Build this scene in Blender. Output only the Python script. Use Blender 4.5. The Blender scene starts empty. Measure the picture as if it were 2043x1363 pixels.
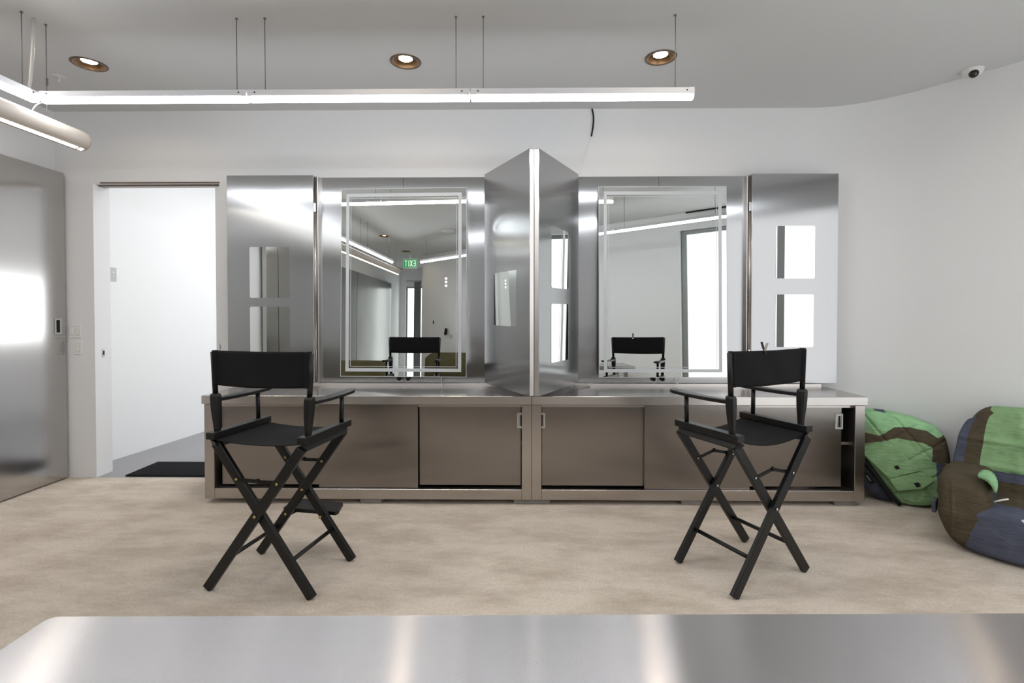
import bpy, bmesh, math, random
from mathutils import Vector, Matrix, noise
random.seed(7)
PI = math.pi
S = bpy.context.scene
COL = S.collection

# ------------------------------------------------------------------ materials
def _nt(name):
    m = bpy.data.materials.new(name); m.use_nodes = True
    nt = m.node_tree
    return m, nt, nt.nodes['Principled BSDF']

def lin(r, g, b):
    f = lambda c: (c/255/12.92) if c/255 <= .04045 else ((c/255+.055)/1.055)**2.4
    return (f(r), f(g), f(b), 1)

def mat(name, rgb, rough=.5, metal=0., bump=0., bscale=60., bstretch=(1, 1, 1), spec=.5, var=0., vscale=3., emit=None, estr=0., coat=0.):
    m, nt, p = _nt(name)
    c = lin(*rgb)
    p.inputs['Base Color'].default_value = c
    p.inputs['Roughness'].default_value = rough
    p.inputs['Metallic'].default_value = metal
    p.inputs['Specular IOR Level'].default_value = spec
    p.inputs['Coat Weight'].default_value = coat
    if emit:
        p.inputs['Emission Color'].default_value = (*emit, 1)
        p.inputs['Emission Strength'].default_value = estr
    tc = nt.nodes.new('ShaderNodeTexCoord')
    if var > 0:
        n = nt.nodes.new('ShaderNodeTexNoise'); n.inputs['Scale'].default_value = vscale; n.inputs['Detail'].default_value = 5
        nt.links.new(tc.outputs['Object'], n.inputs['Vector'])
        r = nt.nodes.new('ShaderNodeValToRGB')
        r.color_ramp.elements[0].position = .3; r.color_ramp.elements[1].position = .7
        r.color_ramp.elements[0].color = (c[0]*(1-var), c[1]*(1-var), c[2]*(1-var), 1)
        r.color_ramp.elements[1].color = (min(1, c[0]*(1+var)), min(1, c[1]*(1+var)), min(1, c[2]*(1+var)), 1)
        nt.links.new(n.outputs['Fac'], r.inputs['Fac']); nt.links.new(r.outputs['Color'], p.inputs['Base Color'])
    if bump > 0:
        mp = nt.nodes.new('ShaderNodeMapping'); mp.inputs['Scale'].default_value = bstretch
        n2 = nt.nodes.new('ShaderNodeTexNoise'); n2.inputs['Scale'].default_value = bscale; n2.inputs['Detail'].default_value = 3
        b = nt.nodes.new('ShaderNodeBump'); b.inputs['Strength'].default_value = bump; b.inputs['Distance'].default_value = .01
        nt.links.new(tc.outputs['Object'], mp.inputs['Vector']); nt.links.new(mp.outputs['Vector'], n2.inputs['Vector'])
        nt.links.new(n2.outputs['Fac'], b.inputs['Height']); nt.links.new(b.outputs['Normal'], p.inputs['Normal'])
    return m

def steel(name, rgb, rough=.2, aniso=.6, wave=.05, wscale=1.6, axis='Z', fine=(1, 1, .01), rvar=.012):
    """brushed stainless: long slow waviness of the sheet, fine scratch variation of gloss along the brushing"""
    m, nt, p = _nt(name)
    p.inputs['Base Color'].default_value = lin(*rgb)
    p.inputs['Metallic'].default_value = 1
    p.inputs['Anisotropic'].default_value = aniso
    tg = nt.nodes.new('ShaderNodeTangent'); tg.direction_type = 'RADIAL'; tg.axis = axis
    nt.links.new(tg.outputs['Tangent'], p.inputs['Tangent'])
    tc = nt.nodes.new('ShaderNodeTexCoord')
    mp = nt.nodes.new('ShaderNodeMapping'); mp.inputs['Scale'].default_value = fine
    n = nt.nodes.new('ShaderNodeTexNoise'); n.inputs['Scale'].default_value = 420; n.inputs['Detail'].default_value = 4
    nt.links.new(tc.outputs['Object'], mp.inputs['Vector']); nt.links.new(mp.outputs['Vector'], n.inputs['Vector'])
    r = nt.nodes.new('ShaderNodeMapRange')
    r.inputs['To Min'].default_value = rough-rvar; r.inputs['To Max'].default_value = rough+rvar
    nt.links.new(n.outputs['Fac'], r.inputs['Value']); nt.links.new(r.outputs['Result'], p.inputs['Roughness'])
    n2 = nt.nodes.new('ShaderNodeTexNoise'); n2.inputs['Scale'].default_value = wscale; n2.inputs['Detail'].default_value = 1
    nt.links.new(tc.outputs['Object'], n2.inputs['Vector'])
    b = nt.nodes.new('ShaderNodeBump'); b.inputs['Strength'].default_value = 1; b.inputs['Distance'].default_value = wave
    nt.links.new(n2.outputs['Fac'], b.inputs['Height']); nt.links.new(b.outputs['Normal'], p.inputs['Normal'])
    return m

def emis(name, rgb, s):
    m = bpy.data.materials.new(name); m.use_nodes = True
    nt = m.node_tree; nt.nodes.clear()
    e = nt.nodes.new('ShaderNodeEmission'); e.inputs['Color'].default_value = (*rgb, 1); e.inputs['Strength'].default_value = s
    o = nt.nodes.new('ShaderNodeOutputMaterial'); nt.links.new(e.outputs[0], o.inputs[0])
    return m

def carpet_mat():
    m, nt, p = _nt('beige_carpet')
    tc = nt.nodes.new('ShaderNodeTexCoord')
    mp = nt.nodes.new('ShaderNodeMapping'); mp.inputs['Rotation'].default_value = (0, 0, .5); mp.inputs['Scale'].default_value = (.6, 1.5, 1)
    n = nt.nodes.new('ShaderNodeTexNoise'); n.inputs['Scale'].default_value = 3.4; n.inputs['Detail'].default_value = 8; n.inputs['Roughness'].default_value = .68
    r = nt.nodes.new('ShaderNodeValToRGB')
    r.color_ramp.elements[0].position = .3; r.color_ramp.elements[0].color = lin(196, 180, 162)
    r.color_ramp.elements[1].position = .58; r.color_ramp.elements[1].color = lin(236, 222, 206)
    nt.links.new(tc.outputs['Object'], mp.inputs['Vector']); nt.links.new(mp.outputs['Vector'], n.inputs['Vector'])
    nt.links.new(n.outputs['Fac'], r.inputs['Fac'])
    f = nt.nodes.new('ShaderNodeTexNoise'); f.inputs['Scale'].default_value = 75; f.inputs['Detail'].default_value = 4
    nt.links.new(tc.outputs['Object'], f.inputs['Vector'])
    mx = nt.nodes.new('ShaderNodeMix'); mx.data_type = 'RGBA'; mx.blend_type = 'MULTIPLY'; mx.inputs['Factor'].default_value = .35
    nt.links.new(r.outputs['Color'], mx.inputs['A']); nt.links.new(f.outputs['Fac'], mx.inputs['B'])
    # few small dark specks and lint
    v = nt.nodes.new('ShaderNodeTexVoronoi'); v.inputs['Scale'].default_value = 2.2
    nt.links.new(tc.outputs['Object'], v.inputs['Vector'])
    lt = nt.nodes.new('ShaderNodeMath'); lt.operation = 'LESS_THAN'; lt.inputs[1].default_value = .018
    nt.links.new(v.outputs['Distance'], lt.inputs[0])
    mx2 = nt.nodes.new('ShaderNodeMix'); mx2.data_type = 'RGBA'; mx2.inputs['B'].default_value = lin(110, 95, 80)
    nt.links.new(lt.outputs[0], mx2.inputs['Factor']); nt.links.new(mx.outputs['Result'], mx2.inputs['A'])
    nt.links.new(mx2.outputs['Result'], p.inputs['Base Color'])
    p.inputs['Roughness'].default_value = 1; p.inputs['Specular IOR Level'].default_value = .1
    p.inputs['Sheen Weight'].default_value = .15
    b = nt.nodes.new('ShaderNodeBump'); b.inputs['Strength'].default_value = .5; b.inputs['Distance'].default_value = .006
    nt.links.new(f.outputs['Fac'], b.inputs['Height']); nt.links.new(b.outputs['Normal'], p.inputs['Normal'])
    return m

def quilt_mat(name, rgb):
    return mat(name, rgb, rough=.9, spec=.15, bump=1., bscale=24, bstretch=(.6, .6, 2.2), var=.14, vscale=14)

M = {}
M['wall'] = mat('white_wall_paint', (232, 232, 233), .75, bump=.04, bscale=180, spec=.2)
M['hallwall'] = mat('hall_white_paint', (240, 240, 240), .7, spec=.2)
M['ceil'] = mat('ceiling_paint', (211, 212, 213), .9, bump=.03, bscale=200, spec=.1)
M['carpet'] = carpet_mat()
M['concrete'] = mat('grey_hall_floor', (150, 150, 153), .45, var=.05, vscale=2)
M['mat'] = mat('black_mat_pile', (36, 36, 38), 1, bump=1, bscale=90, var=.5, vscale=70, spec=.1)
M['panel'] = steel('brushed_steel_panel', (176, 176, 177), .19, .96, .008, 1.1)
M['cabdoor'] = steel('brushed_steel_cabinet', (149, 144, 141), .24, .94, .008, 1.3)
M['frame'] = steel('satin_steel_frame', (186, 180, 176), .27, .5, .002, 2, rvar=.003)
M['top'] = steel('steel_worktop', (200, 196, 193), .26, .5, .006, 2, axis='X', fine=(.02, 1, 1))
M['table'] = steel('steel_table', (182, 178, 178), .22, 1., .003, 2, axis='X', fine=(.01, 1, 1), rvar=.008)
M['slide'] = steel('steel_sliding_door', (190, 188, 186), .2, .6, .02, .8)
M['edge'] = steel('polished_steel_edge', (222, 217, 214), .36, .1, .004, 2)
M['mirror'] = mat('mirror_silver', (236, 240, 238), .0, 1)
M['frost'] = mat('frosted_mirror_line', (200, 203, 206), .5, .2)
M['black'] = mat('black_painted_wood', (17, 16, 16), .42, bump=.05, bscale=120, bstretch=(6, 6, .5), spec=.45)
M['canvas'] = mat('black_canvas', (23, 22, 24), .85, bump=.15, bscale=500, spec=.25)
M['brass'] = mat('brass_bolt', (196, 176, 112), .3, 1)
M['chrome'] = mat('chrome_bolt', (205, 205, 205), .2, 1)
M['blackmetal'] = mat('black_metal', (22, 21, 21), .4, .4)
M['dark'] = mat('dark_gap', (14, 14, 15), .8)
M['plastic'] = mat('pale_grey_plastic', (190, 192, 192), .45)
M['white'] = mat('white_plastic', (232, 231, 229), .4)
M['housing'] = mat('white_fixture_paint', (226, 226, 230), .45)
M['tube'] = mat('matt_white_tube', (188, 178, 168), .6)
M['led'] = emis('led_diffuser', (.925, .965, 1.), 20.)
M['ledwarm'] = emis('warm_led_slot', (1, .95, .82), 9.)
M['bulb'] = emis('downlight_bulb', (1, .86, .68), 85.)
M['bronze'] = mat('bronze_reflector', (140, 112, 84), .3, 1)
M['ring'] = mat('bronze_trim_ring', (126, 112, 100), .35, .9)
M['wire'] = mat('steel_wire', (128, 126, 124), .5, .6)
M['pane'] = emis('bright_daylight_pane', (.97, .99, 1), 1.35)
M['pane2'] = emis('far_daylight_pane', (.95, 1, .99), 1.7)
M['hallpane'] = emis('hall_daylight_pane', (.95, .98, 1), 4.)
M['hallglow'] = emis('hall_fill_glow', (1, 1, 1), 5.)  # glow of the added hallway fill panels
M['alu'] = mat('grey_window_frame', (150, 153, 154), .5, .3)
M['curtain'] = mat('grey_curtain', (158, 163, 163), .9)
M['exitgreen'] = mat('exit_green', (20, 150, 80), .5, emit=(.02, .5, .22), estr=.22)
M['exitwhite'] = mat('exit_letter', (230, 245, 235), .5, emit=(.7, 1, .85), estr=.25)
M['olivesofa'] = mat('olive_wool', (92, 86, 62), .95, bump=.3, bscale=200, spec=.1, var=.08, vscale=8)
M['qgreen'] = quilt_mat('quilted_green', (140, 174, 128))
M['qmint'] = quilt_mat('quilted_light_green', (152, 198, 150))
M['qolive'] = quilt_mat('quilted_olive', (84, 75, 60))
M['qnavy'] = quilt_mat('quilted_navy', (86, 90, 106))
M['lens'] = mat('black_glossy_dome', (10, 10, 12), .05, spec=.8)
M['led_dot'] = emis('touch_button_light', (.8, .78, 1), 1.6)
M['backlight'] = emis('mirror_backlight', (.97, .98, 1), 9.)
M['block'] = mat('grey_levelling_block', (140, 136, 130), .8, var=.2, vscale=30)

# ------------------------------------------------------------------ mesh builder
class B:
    def __init__(s): s.bm = bmesh.new()
    def _merge(s, t, mi, smooth):
        for f in t.faces: f.material_index = mi; f.smooth = smooth
        me = bpy.data.meshes.new('tmp'); t.to_mesh(me); t.free(); s.bm.from_mesh(me); bpy.data.meshes.remove(me)
        return s
    def box(s, a, b, bev=0., mi=0, mtx=None, seg=1):
        t = bmesh.new(); bmesh.ops.create_cube(t, size=1)
        c = [(a[i]+b[i])/2 for i in range(3)]; d = [abs(b[i]-a[i]) for i in range(3)]
        for v in t.verts: v.co = Vector([c[i]+v.co[i]*d[i] for i in range(3)])
        if bev > 0: bmesh.ops.bevel(t, geom=t.edges[:], offset=bev, segments=seg, affect='EDGES', profile=.5)
        if mtx is not None: bmesh.ops.transform(t, matrix=mtx, verts=t.verts)
        return s._merge(t, mi, False)
    def bar(s, p, q, w, h, up=(0, 0, 1), bev=0., mi=0):
        """rectangular bar from p to q; w across, h along 'up'"""
        p = Vector(p); q = Vector(q); z = (q-p); L = z.length; z.normalize()
        y = Vector(up); y = (y - z*y.dot(z)).normalized(); x = y.cross(z)
        m = Matrix((x, y, z)).transposed().to_4x4(); m.translation = (p+q)/2
        return s.box((-w/2, -h/2, -L/2), (w/2, h/2, L/2), bev, mi, m)
    def cyl(s, p, q, r, r2=None, n=16, mi=0, smooth=True, caps=True):
        p = Vector(p); q = Vector(q); d = q-p
        t = bmesh.new()
        bmesh.ops.create_cone(t, cap_ends=caps, segments=n, radius1=r, radius2=r if r2 is None else r2, depth=d.length)
        m = d.to_track_quat('Z', 'Y').to_matrix().to_4x4(); m.translation = (p+q)/2
        bmesh.ops.transform(t, matrix=m, verts=t.verts)
        return s._merge(t, mi, smooth)
    def tube(s, pts, r, n=8, mi=0):
        pts = [Vector(p) for p in pts]; t = bmesh.new(); rings = []
        for i, p in enumerate(pts):
            d = (pts[min(i+1, len(pts)-1)]-pts[max(i-1, 0)]).normalized()
            a = d.orthogonal().normalized() if i == 0 else (rings_a - d*rings_a.dot(d)).normalized()
            rings_a = a; b = d.cross(a)
            rr = r[i] if isinstance(r, (list, tuple)) else r
            rings.append([t.verts.new(p+(a*math.cos(k*2*PI/n)+b*math.sin(k*2*PI/n))*rr) for k in range(n)])
        for A, C in zip(rings, rings[1:]):
            for k in range(n): t.faces.new((A[k], A[(k+1) % n], C[(k+1) % n], C[k]))
        t.faces.new(rings[0][::-1]); t.faces.new(rings[-1])
        return s._merge(t, mi, True)
    def lathe(s, prof, o=(0, 0, 0), n=32, mi=0, smooth=True, sx=1., sy=1.):
        t = bmesh.new(); rings = []
        for r, z in prof:
            rings.append([t.verts.new((o[0]+r*sx*math.cos(k*2*PI/n), o[1]+r*sy*math.sin(k*2*PI/n), o[2]+z)) for k in range(n)])
        for A, C in zip(rings, rings[1:]):
            for k in range(n): t.faces.new((A[k], A[(k+1) % n], C[(k+1) % n], C[k]))
        return s._merge(t, mi, smooth)
    def disc(s, o, r, n=32, mi=0, down=False):
        t = bmesh.new(); vs = [t.verts.new((o[0]+r*math.cos(k*2*PI/n), o[1]+r*math.sin(k*2*PI/n), o[2])) for k in range(n)]
        t.faces.new(vs[::-1] if down else vs)
        return s._merge(t, mi, False)
    def sphere(s, o, r, mi=0, sc=(1, 1, 1)):
        t = bmesh.new(); bmesh.ops.create_uvsphere(t, u_segments=24, v_segments=14, radius=r)
        for v in t.verts: v.co = Vector((o[0]+v.co.x*sc[0], o[1]+v.co.y*sc[1], o[2]+v.co.z*sc[2]))
        return s._merge(t, mi, True)
    def prism(s, poly, z0, z1, mi=0, smooth=False):
        t = bmesh.new()
        lo = [t.verts.new((x, y, z0)) for x, y in poly]; hi = [t.verts.new((x, y, z1)) for x, y in poly]
        n = len(poly)
        t.faces.new(lo[::-1]); t.faces.new(hi)
        for i in range(n):
            f = t.faces.new((lo[i], lo[(i+1) % n], hi[(i+1) % n], hi[i]))
        bmesh.ops.recalc_face_normals(t, faces=t.faces)
        return s._merge(t, mi, smooth)
    def quad(s, a, b, c, d, mi=0):
        t = bmesh.new(); t.faces.new([t.verts.new(p) for p in (a, b, c, d)]); return s._merge(t, mi, False)
    def build(s, name, mats, parent=None, off=(0, 0, 0), autosmooth=False):
        me = bpy.data.meshes.new(name)
        if off != (0, 0, 0): bmesh.ops.translate(s.bm, verts=s.bm.verts, vec=-Vector(off))
        s.bm.normal_update(); s.bm.to_mesh(me); s.bm.free()
        for k in (mats if isinstance(mats, (list, tuple)) else [mats]): me.materials.append(M[k])
        o = bpy.data.objects.new(name, me); COL.objects.link(o)
        if parent: o.parent = parent
        elif off != (0, 0, 0): o.location = off
        return o

def tag(o, label, cat, group=None):
    o['label'] = label; o['category'] = cat; o['kind'] = 'thing'
    if group: o['group'] = group
    return o
def thing(name, label, cat, loc=(0, 0, 0), rz=0., group=None):
    o = bpy.data.objects.new(name, None); COL.objects.link(o); o.empty_display_size = .1
    o.location = loc; o.rotation_euler = (0, 0, rz)
    return tag(o, label, cat, group)
def struct(o): o['kind'] = 'structure'; return o
def copy_thing(root, label, loc=None, rz=None):
    r = root.copy(); COL.objects.link(r); r['label'] = label
    if loc is not None: r.location = loc
    if rz is not None: r.rotation_euler = (0, 0, rz)
    for ch in root.children:
        c = ch.copy(); COL.objects.link(c); c.parent = r
        for g in ch.children:
            d = g.copy(); COL.objects.link(d); d.parent = c
    return r

# ------------------------------------------------------------------ the room
ZC = 2.964                      # ceiling height
YW = 3.96                       # back wall face
XL = -3.75                      # left wall face
DX0, DX1, DZ = -3.437, -2.41, 2.388   # doorway
SL = .70
diag = lambda x: SL*x-1.15     # diagonal wall line

def strip_wall(name, pts, z0, z1, th=.1, m='wall', smooth=True):
    """upright wall following pts, thickness laid to the right of the walking direction"""
    b = B(); t = bmesh.new(); n = len(pts); ins = []; outs = []
    for i, p in enumerate(pts):
        a = Vector(pts[max(i-1, 0)]); c = Vector(pts[min(i+1, n-1)]); d = (c-a).normalized(); nn = Vector((d.y, -d.x))
        q = Vector(p)+nn*th
        ins.append((t.verts.new((*p, z0)), t.verts.new((*p, z1)))); outs.append((t.verts.new((*q, z0)), t.verts.new((*q, z1))))
    for i in range(n-1):
        pass
        t.faces.new((outs[i][0], outs[i+1][0], outs[i+1][1], outs[i][1]))
        t.faces.new((ins[i][1], outs[i][1], outs[i+1][1], ins[i+1][1]))
        t.faces.new((ins[i][0], ins[i+1][0], outs[i+1][0], outs[i][0]))
    t.faces.new((ins[0][0], outs[0][0], outs[0][1], ins[0][1])); t.faces.new((ins[-1][0], ins[-1][1], outs[-1][1], outs[-1][0]))
    bmesh.ops.recalc_face_normals(t, faces=t.faces)
    b._merge(t, 0, False)
    t = bmesh.new(); fv = [(t.verts.new((*p, z0)), t.verts.new((*p, z1))) for p in pts]
    for i in range(n-1):
        f = t.faces.new((fv[i][0], fv[i][1], fv[i+1][1], fv[i+1][0])) if th < 0 else t.faces.new((fv[i][0], fv[i+1][0], fv[i+1][1], fv[i][1]))
    b._merge(t, 0, True)
    return struct(b.build(name, m))

def bez(p0, p1, p2, n):
    return [tuple((1-t)**2*Vector(p0)+2*t*(1-t)*Vector(p1)+t*t*Vector(p2)) for t in [i/n for i in range(n+1)]]
curve = bez((2.30, YW), (2.66, YW), (2.93, 3.655), 16)
right_end = (4.20, 1.99)
right_line = curve + [(2.93+(right_end[0]-2.93)*k/6, 3.655+(right_end[1]-3.655)*k/6) for k in range(1, 7)]

room_poly = [(XL, YW)] + right_line + [(4.33, diag(4.33)), (-2.67, diag(-2.67)), (-2.78, -4.8), (XL, -4.8)]
fl = B(); fl.prism(room_poly[::-1], -.1, 0); struct(fl.build('floor', 'carpet'))
hf = B(); hf.box((-4.4, YW, -.1), (-.9, 8.2, 0)); struct(hf.build('floor_hallway', 'concrete'))

# downlight positions (x, y): first three are in view, the next two in the mirrors, the last four are unseen, set to streak the table
DL = [(-2.797, 3.207), (-.728, 3.201), (.903, 3.172), (-2.77, -.9), (-2.85, -2.4), (-2.92, 2.35), (-.72, 2.35), (.86, 2.35), (2.85, 2.35)]
def ceiling():
    t = bmesh.new(); e = []
    def loop(pts):
        vs = [t.verts.new((x, y, ZC)) for x, y in pts]
        for i in range(len(vs)): e.append(t.edges.new((vs[i], vs[(i+1) % len(vs)])))
    big = [(-4.0, YW+.16)] + [(x+.05, y+.16) for x, y in right_line] + [(4.75, 2.0), (4.4, diag(4.4)-.14), (-2.6, diag(-2.6)-.2), (-2.66, -4.95), (-4.0, -4.95)]
    loop(big)
    for x, y in DL: loop([(x+.085*math.cos(k*PI/16), y+.085*math.sin(k*PI/16)) for k in range(32)])
    bmesh.ops.triangle_fill(t, use_beauty=True, use_dissolve=False, edges=e)
    for f in t.faces:
        if f.normal.z > 0: f.normal_flip()
    b = B(); b._merge(t, 0, False)
    return struct(b.build('ceiling', 'ceil'))
ceiling()
hc = B(); hc.box((-4.4, YW+.16, ZC), (-.9, 8.2, ZC+.1)); struct(hc.build('ceiling_hallway', 'hallwall'))

# back wall: two leaves with a pocket for the sliding door between them
wb = B()
wb.box((-4.0, YW, 0), (DX0, YW+.16, ZC)); wb.box((DX0, YW, DZ), (DX1, YW+.16, ZC))
wb.box((DX1, YW, 0), (2.30, YW+.045, ZC)); wb.box((DX1, YW+.105, 0), (2.30, YW+.16, ZC)); wb.box((-1.4, YW+.045, 0), (2.30, YW+.105, ZC))
wb.box((DX1, YW+.045, DZ), (-1.4, YW+.105, ZC))
struct(wb.build('wall_back', 'wall'))
tr = B(); tr.box((DX0+.002, YW+.05, DZ-.012), (DX1-.002, YW+.1, DZ-.001)); tr.box((DX0+.06, YW-.003, DZ-.004), (DX1+.005, YW+.001, DZ+.008))
struct(tr.build('trim_1', 'ring'))
strip_wall('wall_right', right_line, 0, ZC, -.1)
wl = B(); wl.box((XL-.1, -4.9, 0), (XL, YW, ZC)); struct(wl.build('wall_left', 'wall'))
# diagonal wall with a tall window at its far end
WX0, WX1 = 2.34, 4.24
n_d = Vector((SL, -1)).normalized()
def dpoly(x0, x1, th=.14, near=0.):
    p0 = Vector((x0, diag(x0)))+n_d*near; p1 = Vector((x1, diag(x1)))+n_d*near
    return [tuple(p0), tuple(p1), tuple(p1+n_d*th), tuple(p0+n_d*th)]
wd = B()
wd.prism(dpoly(-2.67, WX0), 0, ZC); wd.prism(dpoly(WX1, 4.45), 0, ZC); wd.prism(dpoly(WX0, WX1), 2.72, ZC); wd.prism(dpoly(WX0, WX1), 0, .06)
struct(wd.build('wall_diagonal', 'wall'))
win = B()
win.prism(dpoly(WX0+.005, WX0+.065, .05, .07), .065, 2.715); win.prism(dpoly(WX1-.06, WX1-.005, .05, .07), .065, 2.715)
win.prism(dpoly(3.385, 3.455, .05, .07), .065, 2.715); win.prism(dpoly(WX0+.06, WX1-.06, .05, .07), 2.66, 2.715); win.prism(dpoly(WX0+.06, WX1-.06, .05, .07), .065, .12)
w1 = struct(win.build('window_1', 'alu'))
gp = B(); gp.prism(dpoly(WX0+.03, WX1-.03, .012, .095), .08, 2.70); gpo = struct(gp.build('window_pane', 'pane', w1))
wn = B()
wn.prism([(-2.67, diag(-2.67)-.02), (-2.56, diag(-2.56)-.18), (-2.66, -4.9), (-2.78, -4.9)], 0, ZC); struct(wn.build('wall_alcove', 'wall'))
we = B(); we.box((XL, -4.95, 0), (-3.6, -4.8, ZC)); we.box((-2.85, -4.95, 0), (-2.6, -4.8, ZC)); we.box((-3.6, -4.95, 2.5), (-2.85, -4.8, ZC)); we.box((-3.6, -4.95, 0), (-2.85, -4.8, .1))
struct(we.build('wall_end', 'wall'))
w2 = B(); w2.box((-3.6, -4.9, .1), (-3.56, -4.85, 2.5)); w2.box((-2.89, -4.9, .1), (-2.85, -4.85, 2.5)); w2.box((-3.56, -4.9, 2.45), (-2.89, -4.85, 2.5)); w2.box((-3.56, -4.9, .1), (-2.89, -4.85, .15))
w2o = struct(w2.build('window_2', 'alu'))
g2 = B(); g2.box((-3.56, -4.89, .15), (-2.89, -4.87, 2.45)); struct(g2.build('window_pane', 'pane2', w2o))
# hallway beyond the doorway
hd = Vector((-3.543+3.684, 5.481-4.429)).normalized()
ha = Vector((-3.684, 4.429)); h0 = ha-hd*.36; h1 = ha+hd*3.9
strip_wall('wall_hallway_left', [tuple(h0), tuple(h1)], 0, ZC, -.1, 'hallwall')
hw = B()
hw.box((-4.0, YW+.16, 0), (h0.x+.02, YW+.2, ZC)); struct(hw.build('wall_hallway_near', 'hallwall'))
hw = B(); hw.box((-4.2, 8.1, 0), (-.9, 8.2, ZC)); struct(hw.build('wall_hallway_end', 'hallwall'))
hw = B(); hw.box((-1.0, YW+.16, 0), (-.9, 5.1, ZC)); hw.box((-1.0, 6.75, 0), (-.9, 8.1, ZC)); hw.box((-1.0, 5.1, 0), (-.9, 6.75, .97)); hw.box((-1.0, 5.1, 1.86), (-.9, 6.75, ZC))
struct(hw.build('wall_hallway_right', 'hallwall'))
w3 = B(); w3.box((-.99, 5.1, .97), (-.95, 5.14, 1.86)); w3.box((-.99, 6.71, .97), (-.95, 6.75, 1.86)); w3.box((-.99, 5.14, .97), (-.95, 6.71, 1.01)); w3.box((-.99, 5.14, 1.82), (-.95, 6.71, 1.86))
w3o = struct(w3.build('window_3', 'white'))
g3 = B(); g3.box((-.97, 5.14, 1.01), (-.955, 6.71, 1.82)); struct(g3.build('window_pane', 'hallpane', w3o))
for i, (y0, y1) in enumerate(((4.5, 5.7), (6.1, 7.3))):  # two glowing panels added out of view to brighten the hallway walls
    t = thing('hall_fill_panel', ('added unseen fill panel on the hallway ceiling nearest the doorway', 'added unseen fill panel on the hallway ceiling deeper in the hall')[i], 'ceiling light', (-2.4, (y0+y1)/2, ZC))
    b = B(); b.box((-.3, -.6, -.03), (.3, .6, -.001)); b.build('frame', 'white', t)
    b = B(); b.quad((-.28, -.58, -.031), (-.28, .58, -.031), (.28, .58, -.031), (.28, -.58, -.031)); b.build('diffuser', 'hallglow', t)

# pocket door leaf standing a little out of its pocket
d1 = B(); d1.box((-2.475, YW+.052, .008), (-1.5, YW+.098, DZ-.014), .002); d1o = struct(d1.build('door_1', 'wall'))
b = B(); b.box((-2.447, YW+.048, 1.03), (-2.418, YW+.052, 1.09), .001, 0); b.box((-2.442, YW+.0465, 1.045), (-2.424, YW+.0485, 1.075), 0, 1)
struct(b.build('door_latch', ['chrome', 'dark'], d1o))
t = thing('strike_plate', 'small steel latch strike plate let into the white doorway jamb', 'strike plate', (DX0, 4.04, 1.01))
b = B(); b.box((.0002, -.013, -.032), (.004, .013, .032), .001); b.build('plate', 'chrome', t)
b = B(); b.box((.0035, -.007, -.018), (.0045, .007, .018)); b.build('slot', 'dark', t)

# door mat in the hall
b = B(); b.box((-.42, -.185, .001), (.42, .185, .013), .004)
o = b.build('door_mat', 'mat'); o.location = (-2.80, 4.165, 0); tag(o, 'black door mat on the grey hall floor beyond the doorway', 'door mat')

# switch plates right of the steel sliding door
def switch_plate(label, x0, x1, z0, z1, n):
    t = thing('light_switch', label, 'light switch', ((x0+x1)/2, YW, (z0+z1)/2))
    w, h = (x1-x0)/2, (z1-z0)/2
    b = B(); b.box((-w, -.007, -h), (w, -.0003, h), .0025); b.build('plate', 'white', t)
    for k in range(n):
        cx = (k-(n-1)/2)*.046
        b = B(); b.box((cx-.0165, -.0075, -.034), (cx+.0165, -.0065, .034), 0, 1); b.box((cx-.015, -.011, -.032), (cx+.015, -.007, .032), .002); b.build('rocker', ['white', 'plastic'], t)
switch_plate('white double rocker switch plate on the wall by the steel door', -3.645, -3.545, 1.137, 1.252, 2)
switch_plate('white single rocker switch plate just below the double one', -3.607, -3.537, 1.003, 1.115, 1)
# plate on the hall wall
t = thing('outlet_plate', 'grey outlet plate on the bright hall wall seen through the doorway', 'outlet plate', (ha.x, ha.y, 1.69), -math.atan2(hd.x, hd.y)+PI/2)
b = B(); b.box((-.055, -.006, -.062), (.045, -.0004, .062), .002); b.build('plate', 'plastic', t)
b = B(); b.cyl((.012, -.008, .012), (.012, -.005, .012), .012); b.build('socket', 'white', t)
b = B(); b.cyl((.012, -.008, -.03), (.012, -.005, -.03), .005); b.build('screw', 'white', t)
b = B(); b.box((-.05, -.008, -.008), (-.028, -.005, .02)); b.build('toggle', 'white', t)

# ------------------------------------------------------------------ steel sliding doors on the left wall
def sliding_door(label, y0, y1, handle_y=None):
    t = thing('sliding_door', label, 'sliding door', (-3.68, (y0+y1)/2, 0))
    h = (y1-y0)/2
    b = B(); b.box((-.03, -h, .012), (.03, h, 2.464), .002); b.build('leaf', 'slide', t)
    if handle_y is not None:
        hy = handle_y-(y0+y1)/2
        b = B()
        for a0, a1, c0, c1 in ((-.028, -.017, -.062, .062), (.017, .028, -.062, .062), (-.017, .017, .05, .062), (-.017, .017, -.062, -.05)):
            b.box((.0302, hy+a0, 1.235+c0), (.036, hy+a1, 1.235+c1), .001)
        b.box((.0302, hy-.017, 1.185), (.0312, hy+.017, 1.285), 0, 1); b.build('handle', ['plastic', 'dark'], t)
sliding_door('large brushed steel sliding door on the side wall beside the doorway', 2.14, 3.935, 3.865)
sliding_door('narrow steel jamb leaf on the side wall, seen only in the mirrors', .17, .52)
sliding_door('steel sliding door on the side wall, middle of the row in the mirror', -1.85, .15)
sliding_door('steel sliding door on the side wall, farthest in the mirror', -3.86, -1.87)

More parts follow.
